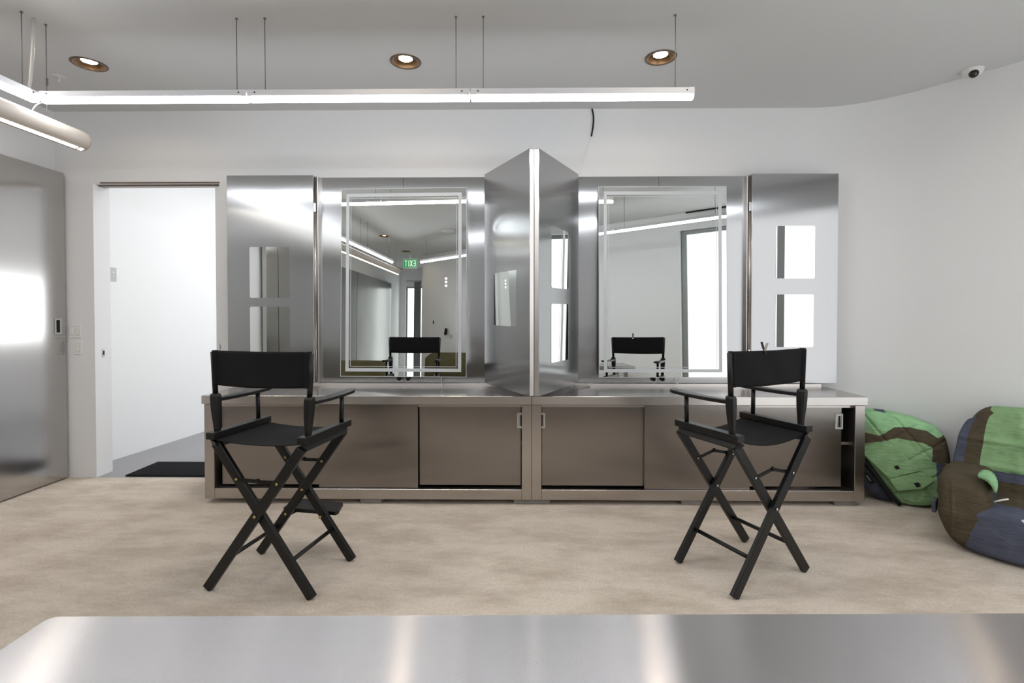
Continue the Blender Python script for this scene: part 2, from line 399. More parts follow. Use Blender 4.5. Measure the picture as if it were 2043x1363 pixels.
# ------------------------------------------------------------------ base cabinets and worktops
ZT = .763
def base_cabinet(label, x0, x1, open_right, handles):
    t = thing('storage_cabinet', label, 'cabinet', ((x0+x1)/2, 3.43, .035))
    cx, cy, cz = t.location
    off = (cx, cy, cz)
    yf = 3.425; z0, z1 = .036, .702; sw = .068
    b = B()
    b.box((x0, yf, z0), (x0+sw, yf+.42, z1), .002); b.box((x1-sw, yf, z0), (x1, yf+.42, z1), .002)
    b.box((x0+sw, yf+.002, z0), (x1-sw, yf+.42, .108), .002)
    b.box((x0+sw, yf+.03, z1-.02), (x1-sw, yf+.42, z1)); b.box((x0+sw, yf+.40, .108), (x1-sw, yf+.42, z1-.02))
    b.build('frame', 'frame', t, off)
    i0, i1 = x0+sw, x1-sw
    b = B(); b.box((i0, yf+.1, .405), (i1, yf+.40, .425)); b.build('shelf', 'frame', t, off)
    w = (i1-i0)
    if open_right: spans = [(i0+.004, i0+.335*w, 0), (i0+.335*w-.004, i0+.672*w, 1), (i0+.665*w, i1-.062, 0)]
    else: spans = [(i0+.028, i0+.345*w, 0), (i0+.338*w, i0+.662*w, 1), (i0+.665*w, i1-.006, 0)]
    for k, (a, c, front) in enumerate(spans):
        y = yf+(.022 if front else .048)
        b = B(); b.box((a, y, .1085 if front else .122), (c, y+.02, z1-.021 if not front else z1-.0005), .0015); d = b.build('door', 'cabdoor', t, off)
        hx = handles[k]
        if hx is not None:
            hb = B()
            for a0, a1, c0, c1 in ((-.0265, -.017, -.054, .054), (.017, .0265, -.054, .054), (-.017, .017, .044, .054), (-.017, .017, -.054, -.044)):
                hb.box((hx+a0, y-.005, .583+c0), (hx+a1, y-.0005, .583+c1), .0015)
            s = 1 if k == 2 else -1
            hb.box((hx-.017, y-.001, .539), (hx+.017, y-.0004, .627), 0, 2); hb.box((hx-.004, y-.0018, .545), (hx+.010, y-.0012, .621), 0, 1)
            hb.build('handle', ['plastic', 'dark', 'frame'], d, off)
base_cabinet('long brushed steel cabinet with sliding doors behind the chair nearer the doorway', -2.205, .092, False, (None, None, .018))
base_cabinet('long brushed steel cabinet with sliding doors beside the green quilted armchairs', .093, 2.392, True, (.162, None, 2.243))
def worktop(label, x0, x1, u0, u1):
    t = thing('worktop', label, 'worktop', ((x0+x1)/2, 3.65, .703)); off = tuple(t.location)
    b = B(); b.box((x0, 3.42, .7035), (x1, 3.885, ZT), .003); b.build('top', 'top', t, off)
    b = B(); b.box((u0, 3.868, ZT), (u1, 3.885, .788), .001); b.build('upstand', 'edge', t, off)
worktop('steel worktop on the cabinet nearer the doorway', -2.222, .0915, -2.05, .0905)
worktop('steel worktop on the cabinet nearer the green armchairs', .0925, 2.408, .0935, 2.36)
for x0, x1, l in ((-1.115, -.966, 'grey levelling block under the steel cabinet behind the chair with a footrest'), (-.032, .221, 'wide grey levelling block under the join of the two steel cabinets'),
                  (1.14, 1.307, 'grey levelling block under the steel cabinet behind the chair with a clip'), (2.204, 2.353, 'grey levelling block under the cabinet end by the green armchairs')):
    b = B(); b.box((x0, 3.445, .0), (x1, 3.8, .035), .003); o = b.build('levelling_block', 'block', None, ((x0+x1)/2, 3.6, 0)); tag(o, l, 'levelling block')
for x0, x1, l in ((-2.1, -1.95, 'rear'), (2.3, 2.38, 'rear')): pass

# ------------------------------------------------------------------ mirror cabinets on the wall
ZP0, ZP1 = .79, 2.407
def mirror_cabinet(label, x0, x1, seam, knobs, hinge_side, flat, insets_flat, fold, insets_fold):
    t = thing('wall_cabinet', label, 'wall cabinet', ((x0+x1)/2, 3.9, ZP0)); off = tuple(t.location)
    b = B(); b.box((x0, 3.885, ZP0), (seam-.0008, 3.955, ZP1), .001); b.box((seam+.0008, 3.885, ZP0), (x1, 3.955, ZP1), .001); b.build('back_panel', 'panel', t, off)
    for kx in knobs:
        b = B(); b.lathe([(.0001, 0), (.014, .0), (.017, .004), (.017, .018), (.013, .022), (.006, .022), (.0055, .017), (.0001, .017)], n=20)
        bmesh.ops.transform(b.bm, matrix=Matrix.Translation((kx, 3.885, .823)) @ Matrix.Rotation(PI/2, 4, 'X'), verts=b.bm.verts); b.build('knob', 'blackmetal', t, off)
    # side jamb strip with the hinge of the flat door
    hx = x0 if hinge_side < 0 else x1
    s = hinge_side
    b = B(); b.box((hx-s*.002, 3.845, ZP0), (hx-s*.008, 3.885, ZP1), .001); b.build('jamb_strip', 'edge', t, off)
    b = B(); b.cyl((hx+s*.012, 3.842, ZP0+.01), (hx+s*.012, 3.842, ZP1-.01), .008); b.box((hx+s*.002, 3.846, ZP0), (hx+s*.03, 3.885, ZP1)); b.build('hinge_strip', 'frame', t, off)
    for z in (2.16, 1.025):
        b = B(); b.box((hx+s*.002, 3.827, z-.035), (hx+s*.026, 3.85, z+.035), .002); b.build('hinge_block', 'chrome', t, off)
    # doors
    def door(p, q, zz0, zz1, insets, nout):
        p = Vector(p); q = Vector(q); d = (q-p); L = d.length; d.normalize(); n = Vector(nout).normalized()
        m = Matrix(((d.x, -n.x, 0, p.x), (d.y, -n.y, 0, p.y), (0, 0, 1, 0), (0, 0, 0, 1)))
        b = B(); b.box((0, 0, zz0), (L, .034, zz1), .002, 0, m); dd = b.build('door', 'panel', t, off)
        e = B(); e.box((-.0008, .002, zz0+.004), (-.0001, .032, zz1-.004), 0, 0, m); e.box((L+.0001, .002, zz0+.004), (L+.0008, .032, zz1-.004), 0, 0, m); e.build('edge_strip', 'edge', dd, off)
        for a0, a1, c0, c1 in insets:
            r = .012; poly = []
            for cxx, czz, st in ((a1-r, c1-r, 0), (a0+r, c1-r, 1), (a0+r, c0+r, 2), (a1-r, c0+r, 3)):
                for k in range(6): ang = (st+k/5)*PI/2; poly.append((cxx+r*math.cos(ang), czz+r*math.sin(ang)))
            tb = bmesh.new(); lo = [tb.verts.new((x, -.0003, z)) for x, z in poly]; hi = [tb.verts.new((x, -.002, z)) for x, z in poly]
            tb.faces.new(hi)
            for k in range(len(poly)): tb.faces.new((lo[k], lo[(k+1) % len(poly)], hi[(k+1) % len(poly)], hi[k]))
            bmesh.ops.recalc_face_normals(tb, faces=tb.faces); bmesh.ops.transform(tb, matrix=m, verts=tb.verts)
            ib = B(); ib._merge(tb, 0, False); ib.build('mirror_inset', 'mirror', dd, off)
    door(*flat, .798, 2.408, insets_flat, (0, -1))
    door(*fold, .798, 2.408, insets_fold, fold_n[hinge_side])
fold_n = {-1: (-.595, -.337), 1: (.595, -.332)}
mirror_cabinet('brushed steel wall cabinet around the mirror nearer the doorway, one door folded out', -1.572, -.265, -.905, (-.939, -.868), -1,
               ((-2.265, 3.818), (-1.590, 3.818)), [(.176, .486, 1.459, 1.854), (.176, .486, 1.0, 1.39)],
               ((-.262, 3.815), (.072, 3.206)), [(.17, .52, 1.25, 1.635)])
mirror_cabinet('brushed steel wall cabinet around the mirror nearer the armchairs, one door folded out', .470, 1.772, 1.096, (1.058, 1.129), 1,
               ((1.790, 3.818), (2.450, 3.824)), [(.186, .482, 1.606, 2.008), (.186, .476, 1.079, 1.483)],
               ((.462, 3.815), (.133, 3.206)), [(.205, .50, 1.515, 1.935), (.205, .50, 1.0, 1.405)])

def vanity_mirror(label, x0, x1, z0, z1, yaw, tilt, buttons, glow=False):
    cx, cz = (x0+x1)/2, (z0+z1)/2; w, h = (x1-x0)/2, (z1-z0)/2
    t = thing('vanity_mirror', label, 'mirror', (cx, 3.828, cz))
    n = Vector((-yaw, -1, tilt)).normalized(); zz = (Vector((0, 0, 1))-n*n.z).normalized(); xx = zz.cross(n)
    t.rotation_euler = Matrix((xx, -n, zz)).transposed().to_euler()
    b = B(); b.box((-w, 0, -h), (w, .005, h), .0005); b.build('glass', 'mirror', t)
    b = B(); b.box((-w+.06, .0055, -h+.06), (w-.06, .014, h-.06)); b.build('backing', 'white', t)
    if glow:
        b = B(); b.box((w-.058, .0065, -h+.08), (w-.050, .0135, h-.08)); b.build('backlight_strip', 'backlight', t)
    b = B()
    for o1, o2 in ((.036, .062), (.074, .0775)):
        W, H = w-o1, h-o1; d = o2-o1
        for a, c in (((-W, -H), (W, -H+d)), ((-W, H-d), (W, H)), ((-W, -H+d), (-W+d, H-d)), ((W-d, -H+d), (W, H-d))):
            b.box((a[0], -.0006, a[1]), (c[0], -.0001, c[1]))
    b.build('frosted_line', 'frost', t)
    b = B(); g = .0035
    for a, c in (((-w-g, -h-g), (w+g, -h)), ((-w-g, h), (w+g, h+g)), ((-w-g, -h), (-w, h)), ((w, -h), (w+g, h))): b.box((a[0], .0003, a[1]), (c[0], .0049, c[1]))
    b.build('glass_edge', 'frost', t)
    for bx, bz in buttons:
        b = B(); b.cyl((bx, -.0012, bz), (bx, -.0002, bz), .0095, n=20); b.build('touch_button', 'led_dot', t)
vanity_mirror('rectangular frameless lit mirror nearer the doorway, three touch dots glowing', -1.385, -.403, .849, 2.311, .04, .028, [(.335, .027), (.335, .001), (.335, -.028)], True)
vanity_mirror('rectangular frameless lit mirror nearer the green armchairs', .624, 1.604, .847, 2.318, .0, .028, [])

# thin cables trailing on the worktop and hanging wall cable
def cable(label, pts, r, m, nm='cable'):
    P = [Vector(p) for p in pts]; sm = []
    for i in range(len(P)-1):
        p0, p1, p2, p3 = P[max(i-1, 0)], P[i], P[i+1], P[min(i+2, len(P)-1)]
        for k in range(6):
            u = k/6; sm.append(.5*((2*p1)+(p2-p0)*u+(2*p0-5*p1+4*p2-p3)*u*u+(3*p1-p0-3*p2+p3)*u**3))
    sm.append(P[-1]); b = B(); b.tube(sm, r, 6, 0); o = b.build(nm, m, None, tuple(P[-1])); return tag(o, label, 'cable')
cable('thin white cable from the mirror nearer the doorway down to the worktop', [(-.606, 3.856, .86), (-.60, 3.858, .80), (-.598, 3.85, .772), (-.585, 3.80, .7665)], .003, 'white')
cable('thin white cable from the mirror nearer the armchairs down to the worktop', [(1.238, 3.85, .86), (1.243, 3.842, .815), (1.222, 3.835, .785), (1.216, 3.80, .767), (1.215, 3.74, .7665)], .003, 'white')
cable('thin grey cable trailing under the folded cabinet door', [(.40, 3.862, .80), (.44, 3.85, .772), (.50, 3.845, .7665), (.56, 3.84, .7665), (.50, 3.78, .7655), (.44, 3.74, .7655)], .0022, 'wire')
cable('black cable end hanging down the white wall from the ceiling', [(.585, 3.952, 2.96), (.596, 3.951, 2.90), (.593, 3.951, 2.83), (.580, 3.951, 2.744)], .006, 'blackmetal', 'hanging_cable')
cable('thin white string hanging from the black cable down behind the folded door', [(.580, 3.953, 2.742), (.545, 3.953, 2.64), (.50, 3.953, 2.5), (.485, 3.953, 2.425)], .0016, 'white', 'hanging_string')

# ------------------------------------------------------------------ lamps
def linear_light(label, p, q, cables, group=None, zb=2.506):
    """straight LED batten hung on wires: housing above, glowing lens below"""
    p = Vector((*p, 0)); q = Vector((*q, 0)); d = (q-p); L = d.length; a = math.atan2(d.y, d.x); c = (p+q)/2
    t = thing('linear_light', label, 'pendant light', (c.x, c.y, zb), a, group)
    h = L/2
    b = B(); b.box((-h+.001, -.026, .0235), (h-.001, .026, .057), .002)
    b.build('housing', 'housing', t)
    b = B()
    prof = [(-.023, .023), (-.023, .009), (-.018, .002), (-.009, 0), (.009, 0), (.018, .002), (.023, .009), (.023, .023)]
    tb = bmesh.new(); A = [tb.verts.new((-h+.004, y, z)) for y, z in prof]; C = [tb.verts.new((h-.004, y, z)) for y, z in prof]
    for k in range(len(prof)-1): tb.faces.new((A[k], A[k+1], C[k+1], C[k]))
    tb.faces.new(A); tb.faces.new(C[::-1]); bmesh.ops.recalc_face_normals(tb, faces=tb.faces); b._merge(tb, 0, False); b.build('lens', 'led', t)
    for s in (-1, 1):
        b = B(); b.box((s*h-s*.0015, -.0268, .0215), (s*h-s*.028, .0268, .0575), .001); b.cyl((s*(h-.042), -.0275, .042), (s*(h-.042), -.025, .042), .004, n=10, mi=1); b.build('end_cap', ['housing', 'dark'], t)
    for cx in cables:
        b = B(); b.cyl((cx, 0, .057), (cx, 0, ZC-zb-.001), .0022, n=6); b.cyl((cx, 0, ZC-zb-.006), (cx, 0, ZC-zb-.0005), .007, n=14); b.build('cable', 'wire', t)
    return t
YB = 2.72
linear_light('white LED batten over the doorway end of the worktop, by the corner', (-2.632, YB), (-1.486, YB), (.509,))
linear_light('white LED batten in the middle of the row above the mirrors', (-1.482, YB), (-.265, YB), (-.52, .532))
linear_light('white LED batten at the free end of the row, nearer the armchairs', (-.261, YB), (.952, YB), (-.538, .508))
linear_light('white LED batten running from the corner towards the viewer over the steel door', (-2.672, 1.50), (-2.672, 2.72), (-.5, .535))
linear_light('white LED batten along the side wall, second from the corner', (-2.672, .275), (-2.672, 1.495), (-.5, .5))
linear_light('white LED batten along the side wall, farthest from the corner', (-2.672, -1.05), (-2.672, .27), (-.5, .5))
da, db = Vector((-2.15, -1.1)), Vector((2.36, 2.13)); dd_ = (db-da)/4
for i in range(4):
    a = da+dd_*i; c = da+dd_*(i+.996); linear_light('diagonal white LED batten %s in the mirrors' % ('farthest from the window', 'second farthest from the window', 'second nearest the window', 'nearest the window')[i], tuple(a), tuple(c), (-.55, .55))
b = B(); b.tube([(-2.672, 2.68, 2.57), (-2.672, 2.69, 2.62), (-2.668, 2.70, 2.78), (-2.664, 2.705, ZC-.002)], .008, 8)
o = b.build('power_cord', 'white', None, (-2.672, 2.68, 2.57)); tag(o, 'white power cord running from the corner batten up to the ceiling', 'power cord')

# round tube lamp under the side batten
def tube_lamp():
    x, y0, y1, z, r = -2.655, -1.35, 3.0, 2.385, .06
    t = thing('tube_light', 'long round matt white tube lamp with a glowing slot under the side batten', 'pendant light', (x, (y0+y1)/2, z))
    h = (y1-y0)/2; n = 40
    b = B(); tb = bmesh.new(); rings = []
    prof = [(-h, .25), (-h+.002, .7), (-h+.012, .95), (-h+.03, 1)] + [(-h+.03+k*(2*h-.06)/12, 1) for k in range(1, 12)] + [(h-.03, 1), (h-.012, .95), (h-.002, .7), (h, .25)]
    for y, s in prof: rings.append([tb.verts.new((r*s*math.cos(k*2*PI/n), y, r*s*math.sin(k*2*PI/n))) for k in range(n)])
    for A, C in zip(rings, rings[1:]):
        for k in range(n): tb.faces.new((A[k], C[k], C[(k+1) % n], A[(k+1) % n]))
    tb.faces.new(rings[0]); tb.faces.new(rings[-1][::-1]); bmesh.ops.recalc_face_normals(tb, faces=tb.faces); b._merge(tb, 0, True); b.build('shell', 'tube', t)
    b = B(); a0 = math.radians(-70)
    for dy0, dy1 in ((-h+.05, h-.075), (h-.06, h-.035)):
        tb = bmesh.new(); rr = r+.0015
        vs = [[tb.verts.new((rr*math.cos(a), y, rr*math.sin(a))) for a in [a0+math.radians(k*3-10) for k in range(8)]] for y in (dy0, dy1)]
        for k in range(7): tb.faces.new((vs[0][k], vs[0][k+1], vs[1][k+1], vs[1][k]))
        bmesh.ops.recalc_face_normals(tb, faces=tb.faces); b._merge(tb, 0, True)
    b.build('slot_lens', 'ledwarm', t)
    for yy in (2.765, -1.2):
        ly = yy-(y0+y1)/2
        b = B(); b.cyl((0, ly, r-.001), (0, ly, ZC-z-.001), .0022, n=6); b.cyl((0, ly, ZC-z-.005), (0, ly, ZC-z-.0005), .007, n=12)
        if yy > 2: b.box((-.005, ly-.006, .24), (.004, ly+.006, .28))
        b.build('cable', 'wire', t)
    ly = 2.745-(y0+y1)/2
    b = B(); b.tube([(0, ly, .13), (0, ly-.02, .125), (0, ly-.045, .10), (0, ly-.06, .075), (0, ly-.065, r-.002)], .0035, 8); b.build('cord_loop', 'wire', t)
tube_lamp()

DLL = ['bronze recessed downlight above the doorway end of the room', 'bronze recessed downlight above the middle of the mirror row', 'bronze recessed downlight nearest the free end of the batten row']
DLL += ['bronze recessed downlight over the side batten, nearer one of the two in the mirror', 'bronze recessed downlight beside the green exit sign in the mirror',
        'bronze recessed downlight by the side wall reflected as the faint streak on the table corner', 'bronze recessed downlight reflected as the table streak below the footrest chair',
        'bronze recessed downlight reflected as the table streak below the clip chair', 'bronze recessed downlight reflected as the table streak below the green armchairs']
for i, (x, y) in enumerate(DL):
    t = thing('recessed_downlight', DLL[i], 'downlight', (x, y, ZC))
    b = B(); b.lathe([(.078, .004), (.080, -.004), (.092, -.007), (.1, -.003), (.1, .0), (.084, .001)], n=40); b.build('trim_ring', 'ring', t)
    b = B(); b.lathe([(.080, -.003), (.072, .012), (.06, .022), (.046, .03)], n=40); b.build('reflector', 'bronze', t)
    b = B(); b.lathe([(.052, .028), (.048, .018), (.044, .018), (.043, .03)], n=32); b.build('bulb_collar', 'white' if i == 2 else 'bronze', t)
    b = B(); b.disc((0, 0, .0185), .0435, 28, 0, True); b.build('bulb', 'bulb', t)

# ceiling fittings
t = thing('security_camera', 'white dome security camera on the ceiling where it meets the curved wall', 'security camera', (3.03, 3.36, ZC))
b = B(); b.lathe([(.0001, -.052), (.02, -.05), (.045, -.036), (.056, -.018), (.06, -.002), (.06, 0)], n=32); b.build('housing', 'white', t)
b = B(); b.sphere((-.018, -.030, -.038), .027); b.build('lens_dome', 'lens', t)
t = thing('sprinkler', 'white ceiling sprinkler beside the bronze downlight near the doorway end', 'sprinkler', (-3.15, 3.374, ZC))
b = B(); b.lathe([(.0001, -.008), (.03, -.007), (.04, -.001), (.04, 0)], n=24); b.build('escutcheon', 'ceil', t)
b = B(); b.cyl((0, 0, -.03), (0, 0, -.007), .006); b.cyl((0, 0, -.034), (0, 0, -.031), .013); b.build('nozzle', 'white', t)
t = thing('ceiling_speaker', 'round white ceiling disc near the exit sign in the mirror', 'ceiling speaker', (-1.55, -.6, ZC))
b = B(); b.lathe([(.0001, -.012), (.09, -.012), (.115, -.004), (.115, 0)], n=32); b.build('grille', 'white', t)

# ------------------------------------------------------------------ director's chairs
def director_chair(label, loc, rz, bolt, brace_mid, footrest, sag=.014):
    t = thing('director_chair', label, 'chair', loc, rz)
    YR, YF = -.183, .183                       # planes of the rear and the front cross
    fx, tx, zt = .274, .240, .712
    def leg(s, yc):
        b = B(); b.bar((s*fx, yc, .006), (-s*tx, yc, zt), .024, .047, up=(1, 0, 0), bev=.003); 
        # bevelled foot
        return b.build('leg', 'black', t)
    xat = lambda z, s: s*(fx+(-tx-fx)*(z-.006)/(zt-.006))
    zc = .006+(zt-.006)*fx/(fx+tx)
    for yc, o in ((YR, -1), (YF, 1)):
        leg(-1, yc-.0125); leg(1, yc+.0125)
        b = B(); b.cyl((0, yc-.0255, zc), (0, yc-.030, zc), .0075, n=14); b.build('bolt', bolt, t)
        for s in (-1, 1):
            b = B(); x = xat(.545, -s)   # upper half of the leg whose foot is on the other side
            b.cyl((x*1, yc-(.0245 if s > 0 else -.0005), .545), (x, yc-(.0295 if s > 0 else .005), .545), .0065, n=12); b.build('bolt', bolt, t)
        xl, xr = xat(.545, 1), xat(.545, -1)
        b = B(); zm = .545+brace_mid; ym = yc-.0
        b.bar((xl, ym+.001, .545), (0, ym+.001, zm), .004, .017, up=(0, 0, 1)); b.bar((0, ym-.003, zm), (xr, ym-.003, .545), .004, .017, up=(0, 0, 1))
        b.cyl((0, ym-.009, zm), (0, ym+.006, zm), .007, n=10); b.box((-.006, ym-.005, zm), (.006, ym+.003, zm+.014))
        b.build('folding_brace', 'blackmetal', t)
    for s in (-1, 1):
        z = .165; x = xat(z, s); b = B(); dy = -.0105 if s < 0 else .0105
        b.cyl((x, YR+dy, z), (x, YF+dy, z), .0105, n=14); b.build('stretcher', 'black', t)
        # seat rails
        b = B(); b.box((s*.245-.024, -.205, .734), (s*.245+.024, .205, .768), .0025); b.build('seat_rail', 'black', t)
        b = B(); m = Matrix.Translation((s*.238, 0, .712)) @ Matrix.Rotation(s*-.45, 4, 'Y')
        tb = bmesh.new(); poly = [(-.205, .018), (.205, .018), (.175, -.02), (-.175, -.02)]
        lo = [tb.verts.new((-.017, y, z2)) for y, z2 in poly]; hi = [tb.verts.new((.017, y, z2)) for y, z2 in poly]
        tb.faces.new(lo); tb.faces.new(hi[::-1])
        for k in range(4): tb.faces.new((lo[k], hi[k], hi[(k+1) % 4], lo[(k+1) % 4]))
        bmesh.ops.recalc_face_normals(tb, faces=tb.faces); bmesh.ops.bevel(tb, geom=tb.edges[:], offset=.003, segments=1, affect='EDGES'); bmesh.ops.transform(tb, matrix=m, verts=tb.verts); b._merge(tb, 0, False); b.build('pivot_rail', 'black', t)
        # turned rear post: square baluster, then dowel inside the canvas sleeve
        lean = lambda z: s*(.247+.020*(z-.768)/.39)
        b = B(); rows = [(.766, .0135), (.80, .0155), (.86, .0205), (.905, .0225), (.938, .0225), (.948, .019), (.951, .012)]
        tb = bmesh.new(); rings = []
        for z, r in rows:
            c = r*.45; pts = [(r, -r+c), (r, r-c), (r-c, r), (-r+c, r), (-r, r-c), (-r, -r+c), (-r+c, -r), (r-c, -r)]
            rings.append([tb.verts.new((lean(z)+x, -.155+y, z)) for x, y in pts])
        for A, C in zip(rings, rings[1:]):
            for k in range(8): tb.faces.new((A[k], A[(k+1) % 8], C[(k+1) % 8], C[k]))
        tb.faces.new(rings[0][::-1]); tb.faces.new(rings[-1]); b._merge(tb, 0, False)
        b.cyl((lean(.95), -.155, .948), (lean(1.155), -.155, 1.155), .0125, n=14); b.build('back_post', 'black', t)
        # arm with its front dowel
        b = B(); b.cyl((s*.25, .135, .766), (s*.252, .135, .912), .0115, n=12); b.build('arm_post', 'black', t)
        b = B(); tb = bmesh.new(); rings = []
        for k in range(13):
            u = k/12; y = -.14+.375*u; w = .021+.009*math.sin(min(1, u*1.25)*PI/2)-(.012 if k == 12 else 0); z = .920-.004*math.sin(u*PI)
            x0 = s*(.256)
            rings.append([tb.verts.new((x0+a*w, y, z+c*.0095)) for a, c in ((-1, -.7), (-.8, -1), (.8, -1), (1, -.7), (1, .7), (.8, 1), (-.8, 1), (-1, .7))])
        for A, C in zip(rings, rings[1:]):
            for q in range(8): tb.faces.new((A[q], A[(q+1) % 8], C[(q+1) % 8], C[q]))
        tb.faces.new(rings[0][::-1]); tb.faces.new(rings[-1]); bmesh.ops.recalc_face_normals(tb, faces=tb.faces); b._merge(tb, 0, False); b.build('armrest', 'black', t)
    # slung canvas seat
    b = B(); tb = bmesh.new(); N, K = 24, 16; g = []
    for i in range(N+1):
        u = i/N*2-1; row = []
        for j in range(K+1):
            v = j/K; y = -.196+.392*v
            z = .733-sag*(1-u*u)*(1-.25*math.sin(v*PI))-.010*(1-abs(u))*math.sin(v*9)*.25
            row.append((u*.226, y, z))
        g.append(row)
    for th, fl_ in ((0, 0), (-.0025, 1)):
        vs = [[tb.verts.new((x, y, z+th)) for x, y, z in r] for r in g]
        for i in range(N):
            for j in range(K):
                f = (vs[i][j], vs[i+1][j], vs[i+1][j+1], vs[i][j+1]); tb.faces.new(f[::-1] if fl_ else f)
    b._merge(tb, 0, True); b.build('seat', 'canvas', t)
    # canvas back with sleeves round the posts
    b = B(); tb = bmesh.new(); N, K = 36, 12; rows_f = []; rows_b = []
    def pt(u, v, side):
        z = .992+.170*v; xe = .262+.006*v
        x = u*xe; e = abs(u)
        bow = -.018*(1-u*u)+.004*math.sin(u*7+v*4)*(1-e)
        sl = max(0, (e-.9)/.1); slv = math.sin(min(1, sl)*PI)*.013 if e > .9 else 0
        th = .0015+(slv+.004*(1 if e > .89 else 0))
        if e >= .999: th = .003
        zz = z-.006*(1-u*u)*(1 if v < .5 else .3)
        return (x, -.155+bow+side*th, zz)
    us = [-1, -.99, -.975, -.95, -.925, -.905, -.89] + [-.88+1.76*i/24 for i in range(25)] + [.89, .905, .925, .95, .975, .99, 1]
    for side in (-1, 1):
        vs = [[tb.verts.new(pt(u, j/K, side)) for j in range(K+1)] for u in us]
        (rows_f if side < 0 else rows_b).extend(vs)
        for i in range(len(us)-1):
            for j in range(K):
                f = (vs[i][j], vs[i+1][j], vs[i+1][j+1], vs[i][j+1]); tb.faces.new(f if side < 0 else f[::-1])
    for i in range(len(us)-1):
        tb.faces.new((rows_f[i][0], rows_b[i][0], rows_b[i+1][0], rows_f[i+1][0])); tb.faces.new((rows_f[i][K], rows_f[i+1][K], rows_b[i+1][K], rows_b[i][K]))
    for i in (0, len(us)-1):
        for j in range(K): tb.faces.new((rows_f[i][j], rows_f[i][j+1], rows_b[i][j+1], rows_b[i][j]))
    bmesh.ops.recalc_face_normals(tb, faces=tb.faces); b._merge(tb, 0, True); b.build('back_canvas', 'canvas', t)
    if footrest:
        b = B(); z = .238; tb = bmesh.new()
        poly = [(-.16, .215), (.16, .215), (.165, .24), (.13, .345), (-.13, .345), (-.165, .24)]
        b2 = [(x, y+.005) for x, y in poly]; b.prism(b2, z-.010, z+.010); b.build('footrest', 'black', t)
        for s in (-1, 1):
            x = xat(z, s)
            b = B(); b.bar((x*.97, YF+.02, z-.012), (x*.80, .30, z-.012), .006, .016); b.cyl((x, YF-.026, z), (x, YF+.03, z), .006, n=10); b.build('footrest_bracket', bolt, t) if False else b.build('footrest_bracket', 'blackmetal', t)
            b = B(); b.cyl((x, YF-.0265, z), (x, YF-.0215, z), .0075, n=12); b.build('bolt', bolt, t)
    return t
director_chair("tall black director's chair with a footrest and brass bolts, nearer the doorway", (-1.205, 2.502, 0), math.radians(-10.5), 'brass', -.004, True)
director_chair("tall black director's chair with a clip on its back, nearer the armchairs", (1.176, 2.607, 0), math.radians(25.5), 'chrome', .028, False, .034)
# spring clip on the right chair's back
a = math.radians(25.5); cp = Vector((1.169, 2.607, 0))+Matrix.Rotation(a, 3, 'Z') @ Vector((-.045, -.176, 1.156))
t = thing('spring_clip', "small metal clip pinched on the top edge of the chair's canvas back", 'clip', tuple(cp), a+.5)
for s, m in ((-1, 'chrome'), (1, 'blackmetal')):
    b = B(); b.bar((s*-.006, s*-.007, -.012), (s*.003, s*.0045, .012), .011, .003); b.bar((s*.003, s*.0045, .012), (s*.016, s*.016, .045), .012, .003, bev=.0008); b.build('clip_arm', m, t)

# ------------------------------------------------------------------ steel table in front
t = thing('steel_table', 'wide brushed steel table top filling the lower edge of the view', 'table', (0, 0, 0), .0185)
off = (0, 0, 0)
b = B(); X0, X1, Y0, Y1 = -.868, 1.60, .03, .930; r = .02; poly = []
for cx, cy, st in ((X1-r, Y1-r, 0), (X0+r, Y1-r, 1), (X0+r, Y0+r, 2), (X1-r, Y0+r, 3)):
    for k in range(6): g = (st+k/5)*PI/2; poly.append((cx+r*math.cos(g), cy+r*math.sin(g)))
b.prism(poly, .725, .775); bmesh.ops.bevel(b.bm, geom=[e for e in b.bm.edges if abs(e.verts[0].co.z-e.verts[1].co.z) < 1e-5 and e.verts[0].co.z > .77], offset=.003, segments=2, affect='EDGES')
b.build('top', 'table', t)
for x in (X0+.12, X1-.12):
    for y in (Y0+.1, Y1-.1):
        b = B(); b.box((x-.03, y-.03, 0), (x+.03, y+.03, .7245), .003); b.build('leg', 'frame', t)

# ------------------------------------------------------------------ things seen only in the mirrors
def curved_sofa(label, loc, rz, R, a0, a1, seat_h=.42, back_h=.86, depth=.8):
    t = thing('curved_sofa', label, 'sofa', loc, rz)
    n = 28
    def sweep(prof, name):
        b = B(); tb = bmesh.new(); rings = []
        for i in range(n+1):
            u = a0+(a1-a0)*i/n; e = min(i, n-i)/n; k = 1-.12*max(0, 1-e*12)**2
            rings.append([tb.verts.new(((R+r)*math.cos(u), (R+r)*math.sin(u), z*k)) for r, z in prof])
        m = len(prof)
        for A, C in zip(rings, rings[1:]):
            for k in range(m): tb.faces.new((A[k], A[(k+1) % m], C[(k+1) % m], C[k]))
        tb.faces.new(rings[0]); tb.faces.new(rings[-1][::-1]); bmesh.ops.recalc_face_normals(tb, faces=tb.faces); b._merge(tb, 0, True); b.build(name, 'olivesofa', t)
    sweep([(-depth+.02, .05), (0, .05), (.0, seat_h-.06), (-.03, seat_h), (-depth+.1, seat_h+.01), (-depth+.03, seat_h-.03), (-depth, seat_h-.1)], 'seat')
    sweep([(.005, .04), (.12, .04), (.2, back_h-.1), (.19, back_h-.03), (.14, back_h), (.08, back_h-.02), (.0, seat_h+.03)], 'backrest')
curved_sofa('long curved olive sofa along the far wall, seen in the mirror behind the chair', (-2.15, -.62, 0), math.radians(-53), 1.25, -.75, .85, .42, .88, .7)
curved_sofa('small round olive armchair seen at the lower corner of the mirror by the steel doors', (-2.75, .55, 0), math.radians(-100), .45, -.9, .9, .4, .8, .42)
curved_sofa('small round olive armchair seen in the mirror in front of the switches', (-.45, -.55, 0), math.radians(-60), .3, -.9, .9, .4, .78, .3)

